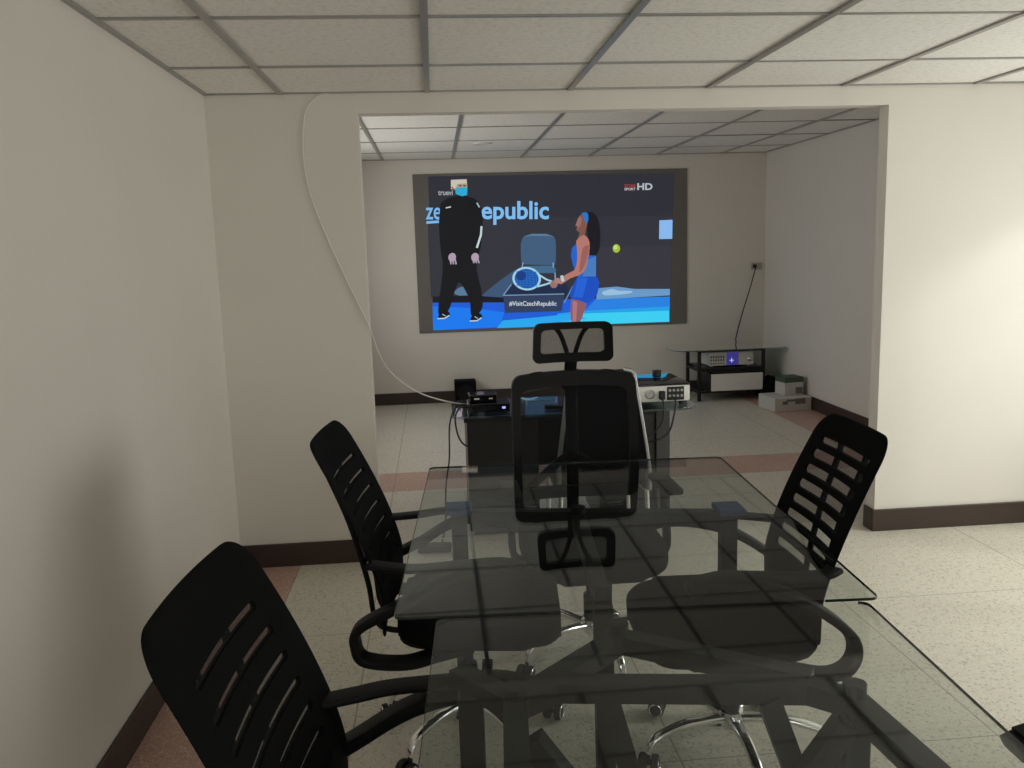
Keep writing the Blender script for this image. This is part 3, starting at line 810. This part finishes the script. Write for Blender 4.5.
def make_task_chair(SLH, SLN, SLP, SL0, net, HW, bxo=0.0):
    BXO[0] = bxo; q_ = bxo
    t = thing('task_chair', '', 'chair')
    obj('backrest', build_back(SLH, SLN, SLP, SL0, HW), M['backshell'], t, True, 50)
    # netting stretched over the slots
    bm = BM(); rows = []
    za, zb = SL0 - .01, SL0 + SLN * SLP - .012
    for i in range(13):
        z = za + (zb - za) * i / 12; v = (z - BZ0) / (BZ1 - BZ0)
        rows.append([bm.verts.new((back_x(v, y), y, z)) for y in [-.182 + .364 * k / 16 for k in range(17)]])
    for a, b in zip(rows, rows[1:]):
        for j in range(16): bm.faces.new((a[j], a[j + 1], b[j + 1], b[j]))
    obj('mesh_panel', bm, M[net], t, True)
    # two upright ribs behind the slats, joined low under the seat
    bm = BM()
    for s in (-1, 1):
        pts = spline([(-.08, s * .06, .385), (-.18 + q_, s * .06, .39), (-.230 + q_, s * .06, .43), (-.246 + q_, s * .062, .55), (-.290 + q_, s * .07, .74), (-.346 + q_, s * .08, .90), (back_x(.92, .085) - .008, s * .085, .955)], 6)
        sweep(bm, pts, rrect(.014, .022, .005, 2), up=(1, 0, .2))
    b2(bm, (-.263 + q_, -.065, .595), (-.251 + q_, .065, .62), bev=.003, seg=1)
    obj('back_support', bm, M['plastic'], t, True)
    # seat
    bm = BM()
    ol = []
    for x, y in rrect(.49, .51, .11, 7): ol.append((x + .045, y * (1 - .05 * (x < 0))))
    slab(bm, ol, .405, .478, bev=.026)
    for v in bm.verts:
        if v.co.z > .45: v.co.z -= .35 * max(0, .16 - abs(v.co.y)) * .25 * 0
        if v.co.x > .15: v.co.z -= .10 * (v.co.x - .15)
    obj('seat', bm, M['fabric'], t, True, 60)
    bm = BM(); slab(bm, [(x + .02, y) for x, y in rrect(.44, .42, .10, 5)], .392, .408, bev=.004); obj('seat_pan', bm, M['plastic'], t, True)
    bm = BM(); box(bm, (.02, 0, .375), (.22, .16, .045), bev=.008); tube(bm, [(.05, -.05, .372), (.07, -.24, .365)], .006, 8); box(bm, (.07, -.26, .365), (.03, .06, .012), bev=.004); obj('tilt_mechanism', bm, M['plastic'], t)
    for s in (-1, 1):
        bm = BM(); y = s * .268
        main = spline([(.02, s * .19, .392), (-.08, s * .23, .386), (-.165, y, .384), (-.225 + q_, y, .396), (-.252 + q_, y, .440), (-.238 + q_, y, .495), (-.165, y, .560), (-.06, y, .620), (.06, y, .652), (.155, y, .655), (.205, y, .638)], 7)
        sweep(bm, main, rrect(.026, .064, .009, 3))
        obj('armrest', bm, M['plastic'], t, True, 60)
        bm = BM()
        up = spline([(-.212 + q_, s * .222, .662), (-.17, s * .25, .660), (-.10, y, .664), (.02, y, .672), (.12, y, .676), (.19, y, .660)], 6)
        sweep(bm, up, rrect(.016, .05, .006, 3), up=(0, 0, 1))
        obj('arm_pad', bm, M['plastic'], t, True, 60)
    star_base(t, .118, .285, .3, .37)
    return t
TC = make_task_chair(.016, 7, .053, .575, 'netting', .262, -.025)
TM = make_task_chair(.013, 7, .053, .575, 'netting', .235, -.05)
TW2 = make_task_chair(.028, 8, .0462, .60, 'netting_open', .232)
def place(t, x, y, rz, label, group=None, spin=None):
    t.location = (x, y, 0); t.rotation_euler = (0, 0, rz); t['label'] = label; t['group'] = group or 'black mesh task chairs around the glass tables'
    return t
R = math.radians
place(TC, -.045, 1.405, R(-4), 'black slatted mesh chair nearest the camera beside the left wall')
c2 = TM; place(c2, .055, 2.60, R(-5), 'black slatted mesh chair at the left of the glass table, further from the camera')
c3 = TW2; place(c3, .84, 2.385, R(178), 'black slatted mesh chair on the right of the glass table, wide gaps between slats')
c4 = copy_tree(TC); place(c4, 1.185, 1.07, R(178), 'black mesh chair mostly cut off at the bottom right corner of the photo')

# ------------------------------------------------------------------ executive chair with headrest (faces +x locally)
def exec_chair():
    t = thing('office_chair', 'high backed black mesh office chair with headrest at the far end of the glass table', 'chair', (.533, 3.08, 0), R(-90))
    def bx(y, z):
        v = (z - .55) / .5
        return -.315 - .03 * v + .025 * math.sin(PI * min(1, max(0, v))) + .45 * y * y
    def ring(bm, outer, inner, xf, th):
        n = len(outer); V = []
        for loop, d in ((outer, th / 2), (inner, th / 2), (inner, -th / 2), (outer, -th / 2)):
            V.append([bm.verts.new((xf(y, z) + d, y, z)) for y, z in loop])
        for a in range(4):
            A, B = V[a], V[(a + 1) % 4]
            for j in range(n): bm.faces.new((A[j], A[(j + 1) % n], B[(j + 1) % n], B[j]))
    def panel(bm, loop, xf):
        # fill by scan rows
        zs = [q[1] for q in loop]; z0, z1 = min(zs), max(zs); rows = []
        for i in range(15):
            z = z0 + (z1 - z0) * (i / 14 * .998 + .001)
            cr = []
            for j in range(len(loop)):
                (ya, za), (yb, zb) = loop[j], loop[(j + 1) % len(loop)]
                if (za - z) * (zb - z) < 0: cr.append(ya + (yb - ya) * (z - za) / (zb - za))
            a, b = min(cr), max(cr)
            rows.append([bm.verts.new((xf(y, z), y, z)) for y in [a + (b - a) * k / 12 for k in range(13)]])
        for a, b in zip(rows, rows[1:]):
            for j in range(12): bm.faces.new((a[j], a[j + 1], b[j + 1], b[j]))
    def shape(w, h, r, cz, wf, n=8):
        out = []
        P = rrect(w, h, r, n)
        # subdivide long sides
        Q = []
        for i in range(len(P)):
            a, b = P[i], P[(i + 1) % len(P)]; d = math.dist(a, b); k = max(1, int(d / .03))
            for j in range(k): Q.append((a[0] + (b[0] - a[0]) * j / k, a[1] + (b[1] - a[1]) * j / k))
        return [(y * wf(z / (h / 2)), z + cz) for y, z in Q]
    wf = lambda u: 1.0 + .035 * math.cos(u * 1.3) - .03 * u * 0
    cz, h = .788, .50
    H0 = cz + h / 2
    outer = shape(.490, h, .035, cz, wf)
    inner = [(y * .425 / .490, cz + (z - cz) * (h - .105) / h - .006) for y, z in outer]
    arch = lambda y, z: z + (.014 * (1 - (y / .25) ** 2) if z > cz + .1 else 0)
    outer = [(y, arch(y, z)) for y, z in outer]; inner = [(y, arch(y, z)) for y, z in inner]
    bm = BM(); ring(bm, outer, inner, bx, .030); obj('back_frame', bm, M['plastic'], t, True, 50)
    bm = BM(); panel(bm, [(y * 1.02, cz + (z - cz) * 1.02) for y, z in inner], bx); obj('back_mesh', bm, M['netting_fine'], t, True)
    # spine and lumbar bracket behind the mesh
    bm = BM()
    sweep(bm, spline([(-.10, 0, .385), (-.28, 0, .39), (-.375, 0, .44), (-.385, 0, .58), (-.375, 0, .80), (-.380, 0, .98), (-.385, 0, 1.06)], 6), rrect(.022, .05, .008, 3), up=(1, 0, .1))
    for s in (-1, 1):
        sweep(bm, spline([(-.378, s * .01, .97), (-.372, s * .05, 1.01), (-.345, s * .12, 1.036), (-.322, s * .17, 1.035)], 5), rrect(.018, .03, .006, 2), up=(1, 0, .1))
        sweep(bm, spline([(-.378, s * .01, .70), (-.370, s * .07, .66), (-.345, s * .15, .60), (-.318, s * .19, .572)], 5), rrect(.018, .034, .006, 2), up=(1, 0, .1))
    obj('spine', bm, M['plastic'], t, True, 60)
    # headrest: frame, net, forked support and stem
    hx = lambda y, z: -.335 + 1.3 * y * y + .12 * (z - 1.17)
    ho = shape(.318, .160, .028, 1.168, lambda u: 1 - .02 * u)
    hi = [(y * .255 / .318, 1.168 + (z - 1.168) * .098 / .160 + .004) for y, z in ho]
    bm = BM(); ring(bm, ho, hi, hx, .024); hf = obj('headrest', bm, M['plastic'], t, True, 50)
    bm = BM(); panel(bm, [(y * 1.03, 1.168 + (z - 1.168) * 1.04) for y, z in hi], hx); obj('headrest_mesh', bm, M['netting_fine'], hf, True)
    bm = BM()
    for s in (-1, 1):
        sweep(bm, spline([(-.352, s * .012, 1.10), (-.352, s * .022, 1.14), (-.345, s * .045, 1.20), (-.330, s * .075, 1.237)], 6), rrect(.014, .018, .004, 2), up=(1, 0, .1))
    b2(bm, (-.360, -.03, 1.085), (-.340, .03, 1.115), bev=.004)
    obj('headrest_fork', bm, M['plastic'], hf, True)
    bm = BM(); sweep(bm, [(-.385, 0, 1.0), (-.380, 0, 1.06), (-.352, 0, 1.11)], rrect(.016, .05, .005, 2), up=(1, 0, .1)); obj('headrest_stem', bm, M['plastic'], t, True)
    # seat
    bm = BM(); slab(bm, [(x + .02, y) for x, y in rrect(.52, .51, .12, 7)], .41, .485, bev=.028)
    for v in bm.verts:
        if v.co.x > .14: v.co.z -= .12 * (v.co.x - .14)
    obj('seat', bm, M['fabric'], t, True, 60)
    bm = BM(); box(bm, (.0, 0, .385), (.26, .20, .05), bev=.008); tube(bm, [(.03, .08, .38), (.03, .27, .38)], .006, 8); obj('tilt_mechanism', bm, M['plastic'], t)
    for s in (-1, 1):
        bm = BM(); y = s * .29
        sweep(bm, spline([(.03, s * .20, .402), (.03, s * .26, .405), (.02, y, .44), (-.005, y, .56), (-.01, y, .645)], 6), rrect(.05, .026, .01, 3), up=(1, 0, 0))
        a = obj('armrest', bm, M['plastic'], t, True, 60)
        bm = BM(); box(bm, (.0, y, .660), (.25, .075, .026), bev=.011, seg=3); obj('arm_pad', bm, M['rubber'], a, True)
    star_base(t, .125, .30, .2, .37)
    return t
exec_chair()

# ------------------------------------------------------------------ padded chair at the desk, beyond the office chair
vc = thing('desk_chair', 'black padded chair with silver side trim between the office chair and the desk', 'chair', (.750, 4.14, 0), 0)
bm = BM()
def vy(z): return -.235 - .0 + .05 * (z - .5)
prof = []
for k in range(13):
    z = .50 + .455 * k / 12; w = .208 - .066 * (k / 12) ** 1.1
    prof.append((z, w))
ol = [(-w, z) for z, w in prof] + [(-prof[-1][1] + .03, .972), (prof[-1][1] - .03, .972)] + [(w, z) for z, w in reversed(prof)]
f = [bm.verts.new((x, vy(z) - .028, z)) for x, z in ol]; g = [bm.verts.new((x, vy(z) + .02, z)) for x, z in ol]
bm.faces.new(f); bm.faces.new(g)
for i in range(len(ol)): bm.faces.new((f[i], f[(i + 1) % len(ol)], g[(i + 1) % len(ol)], g[i]))
bmesh.ops.bevel(bm, geom=[e for e in bm.edges if len(e.link_faces) == 2 and any(len(q.verts) > 8 for q in e.link_faces)], offset=.008, segments=2, affect='EDGES')
obj('backrest', bm, M['fabric'], vc, True)
for s in (-1, 1):
    bm = BM()
    pts = [(s * (w + .006), vy(z) - .004, z) for z, w in prof]
    sweep(bm, [(s * (prof[-1][1] - .04), vy(.97) - .004, .974), (s * (prof[-1][1] - .008), vy(.97) - .004, .968)] + list(reversed(pts)) + [(s * .213, vy(.48), .46), (s * .215, vy(.45), .40)], rrect(.020, .044, .006, 3), up=(1, 0, 0))
    obj('side_trim', bm, M['satin'], vc, True, 60)
bm = BM(); slab(bm, [(x, y + .0) for x, y in rrect(.42, .42, .08, 6)], .40, .465, bev=.022); obj('seat', bm, M['fabric'], vc, True, 60)
for s in (-1, 1):
    for yy in (-.235, .19):
        bm = BM(); tube(bm, [(s * .205, yy, .40), (s * .215, yy + (.0 if yy > 0 else -.02), .0)], .012, 10); obj('leg', bm, M['chrome'], vc, True)
bm = BM()
for s in (-1, 1): tube(bm, [(s * .205, -.235, .392), (s * .205, .19, .392)], .011, 10)
tube(bm, [(-.205, .17, .392), (.205, .17, .392)], .011, 10)
obj('seat_frame', bm, M['chrome'], vc, True)

# ------------------------------------------------------------------ glass tables
GZ = .74
def glass_table(label, c, rz, w, l, tilt=0.0):
    t = thing('glass_table', label, 'table', (c[0], c[1], 0), rz, 'joined glass tables')
    bm = BM(); slab(bm, rrect(w, l, .02, 3), GZ - .006, GZ)
    g = obj('glass_top', bm, M['tableglass'], t)
    g.rotation_euler = (0, tilt, 0)
    return t, g
def inv(t, p):
    v = Vector(p) - Vector(t.location); a = -t.rotation_euler.z
    return Vector((v.x * math.cos(a) - v.y * math.sin(a), v.x * math.sin(a) + v.y * math.cos(a), v.z))
ft, fg = glass_table('clear glass table on black steel legs, the far one of the joined pair', (.462, 2.489), R(-3.2), 1.10, 1.345)
nt_, ng = glass_table('clear glass table on a braced black steel frame, nearest the camera', (.420, 1.205), R(-3.2), .965, 1.19)
def subd(L_):
    out = []
    for a, b in zip(L_, L_[1:] + L_[:1]):
        k = max(1, int(math.dist(a, b) / .5 * 10 * 0 + math.dist(a, b) / .05))
        k = 1 if math.dist(a, b) < .05 else 20
        out += [(a[0] + (b[0] - a[0]) * i / k, a[1] + (b[1] - a[1]) * i / k) for i in range(k)]
    return out
for (tt, w, l) in ((ft, 1.10, 1.345), (nt_, .965, 1.19)):
    bm = BM(); lo = rrect(w + .0015, l + .0015, .0205, 3); li = rrect(w, l, .02, 3)
    n = len(lo)
    lo = subd(lo); li = subd(li); n = len(lo)
    for k in range(n):
        k2 = (k + 1) % n
        if tt is ft and lo[k][1] < -l / 2 + .001 and lo[k2][1] < -l / 2 + .001 and max(lo[k][0], lo[k2][0]) < w / 2 - .10: continue
        if tt is nt_ and lo[k][1] > l / 2 - .001 and lo[k2][1] > l / 2 - .001: continue
        q = [(lo[k], (GZ - .0062)), (lo[k2], (GZ - .0062)), (lo[k2], (GZ + .0003)), (lo[k], (GZ + .0003))]
        vs = [bm.verts.new((a[0], a[1], z)) for a, z in q]; bm.faces.new(vs)
        q = [(li[k], (GZ + .0003)), (li[k2], (GZ + .0003))]
        ws = [bm.verts.new((a[0], a[1], z)) for a, z in q]; bm.faces.new((vs[3], vs[2], ws[1], ws[0]))
        q2 = [bm.verts.new((a[0], a[1], (GZ - .0062))) for a, z in q]; bm.faces.new((vs[0], vs[1], q2[1], q2[0]))
    obj('glass_edge', bm, M['glassrim'], tt)
RZ = .712
# far table: rear legs, cross rail, centre rail
for (x, y) in ((.045, 2.72), (.885, 2.56)):
    bm = BM(); q = inv(ft, (x, y, 0)); box(bm, (q.x, q.y, RZ / 2), (.05, .05, RZ - .004), bev=.003, seg=1); box(bm, (q.x, q.y, .006), (.07, .07, .012), bev=.002, seg=1)
    lg = obj('leg', bm, M['steel'], ft)
    bm = BM(); box(bm, (q.x, q.y - .01, RZ + .009), (.085, .10, .018), bev=.003, seg=1); obj('blue_pad', bm, M['blue_pad'], lg)
bm = BM()
bar(bm, inv(ft, (.06, 2.72, RZ - .02)), inv(ft, (.87, 2.56, RZ - .02)), .045, .04)
bar(bm, inv(ft, (.42, 2.64, RZ - .021)), inv(ft, (.375, 1.98, RZ - .021)), .042, .04)
for x, y in ((.375, 1.98), (.42, 2.62)): 
    q = inv(ft, (x, y, RZ)); lathe(bm, [(.022, RZ - .002), (.022, GZ - .0064)], (q.x, q.y, 0), 14)
obj('frame', bm, M['steel'], ft)
bm = BM(); q = inv(ft, (.375, 1.97, 0)); q2 = inv(ft, (.375, 1.99, RZ)); bar(bm, (q.x, q.y, .0), (q2.x, q2.y, RZ - .03), .045, .045); obj('leg', bm, M['steel'], ft)
# near table: bent front rail, chevron rail, posts and braces
def rail(pts, z=RZ - .02, w=.045, h=.04):
    for a, b in zip(pts, pts[1:]): bar(bm, inv(nt_, (*a, z)), inv(nt_, (*b, z)), w, h)
bm = BM()
P = dict(l=(.012, 1.655), lb=(.116, 1.52), r0=(.202, 1.575), r1=(.678, 1.50), rc=(.742, 1.44), ap=(.366, 1.76), cl=(.095, 1.56), cr=(.56, 1.60), rr=(.70, 1.53))
rail([P['lb'], P['r0'], P['r1'], P['rc']]); rail([P['lb'], P['ap'], P['rr']], RZ - .0205)
rail([P['l'], P['lb']], RZ - .0202)
rail([P['lb'], (.06, .75)], RZ - .0203); rail([P['rc'], (.80, .72)], RZ - .0204); rail([(.06, .75), (.80, .72)], RZ - .0206)
for x, y in (P['lb'], P['rc'], P['ap'], (.06, .75), (.80, .72)):
    q = inv(nt_, (x, y, RZ)); lathe(bm, [(.022, RZ - .002), (.022, GZ - .0064)], (q.x, q.y, 0), 14)
obj('top_rail', bm, M['steel'], nt_)
for (x, y) in ((.035, 1.60), P['rc'], (.06, .75), (.80, .72)):
    bm = BM(); q = inv(nt_, (x, y, 0)); box(bm, (q.x, q.y, (RZ - .03) / 2), (.05, .05, RZ - .03), bev=.003, seg=1); box(bm, (q.x, q.y, .005), (.065, .065, .01), bev=.002, seg=1); obj('leg', bm, M['steel'], nt_)
bm = BM(); bar(bm, inv(nt_, (.30, 1.56, RZ - .03)), inv(nt_, (.47, 1.545, .02)), .042, .042); obj('brace', bm, M['steel'], nt_)
bm = BM(); bar(bm, inv(nt_, (.60, 1.50, RZ - .03)), inv(nt_, (.735, 1.475, .30)), .042, .042); obj('brace', bm, M['steel'], nt_)
bm = BM(); bar(bm, inv(nt_, (.725, 1.43, RZ - .05)), inv(nt_, (.50, 1.47, .30)), .042, .042); obj('brace', bm, M['steel'], nt_)
bm = BM(); bar(bm, inv(nt_, (.14, 1.47, RZ - .06)), inv(nt_, (.40, 1.40, .30)), .042, .042); obj('brace', bm, M['steel'], nt_)

# ------------------------------------------------------------------ light
def area(name, loc, rot, sx, sy, power, col):
    l = bpy.data.lights.new(name, 'AREA'); l.shape = 'RECTANGLE'; l.size = sx; l.size_y = sy; l.energy = power; l.color = col
    o = bpy.data.objects.new(name, l); o.location = loc; o.rotation_euler = rot; COL.objects.link(o); return o
# daylight at the right window, plus fill lights added at two unseen windows
area('window_daylight_right', (XR + .16, (WY0 + WY1) / 2, (WZ0 + WZ1) / 2), (0, R(90), 0), WZ1 - WZ0, WY1 - WY0, 56, (1, .98, .935))
area('fill_light_rear', ((RX0 + RX1) / 2, YREAR - .16, (RZ0 + RZ1) / 2), (R(106), 0, 0), RX1 - RX0, RZ1 - RZ0, 60, (1, .97, .925))  # added general fill, tilted upward to lift the ceiling
area('fill_light_back', (XL - .16, (LY0 + LY1) / 2, (LZ0 + LZ1) / 2), (0, R(-90), 0), LZ1 - LZ0, LY1 - LY0, 36, (1, .955, .915))  # added fill that brightens the dark back room
# bright patch of sky outside the right window: throws the slanting light edge on the front wall
SK = Vector((6.4, 1.5, 3.49)); dv = Vector((2.6, 4.25, 1.2)) - SK
so = area('bright_sky_outside', SK, (0, 0, 0), .5, .5, 95, (1, .97, .90)); so.rotation_euler = dv.to_track_quat('-Z', 'Y').to_euler()
w = bpy.data.worlds.new('world'); scn.world = w; w.use_nodes = True
nt = w.node_tree; bg = nt.nodes['Background']
sky = nt.nodes.new('ShaderNodeTexSky'); sky.sky_type = 'NISHITA'; sky.sun_disc = False; sky.sun_elevation = R(35)
nt.links.new(sky.outputs[0], bg.inputs[0]); bg.inputs[1].default_value = .02

vs = scn.view_settings
vs.view_transform = 'Standard'; vs.look = 'None'; vs.exposure = 0; vs.gamma = 1; vs.use_curve_mapping = False
scn.display_settings.display_device = 'sRGB'
cy = scn.cycles
cy.use_denoising = True
try: cy.denoiser = 'OPENIMAGEDENOISE'
except Exception: pass
cy.max_bounces = 10; cy.diffuse_bounces = 6; cy.transparent_max_bounces = 24; cy.glossy_bounces = 6
cy.sample_clamp_indirect = 6; cy.caustics_reflective = False; cy.caustics_refractive = False
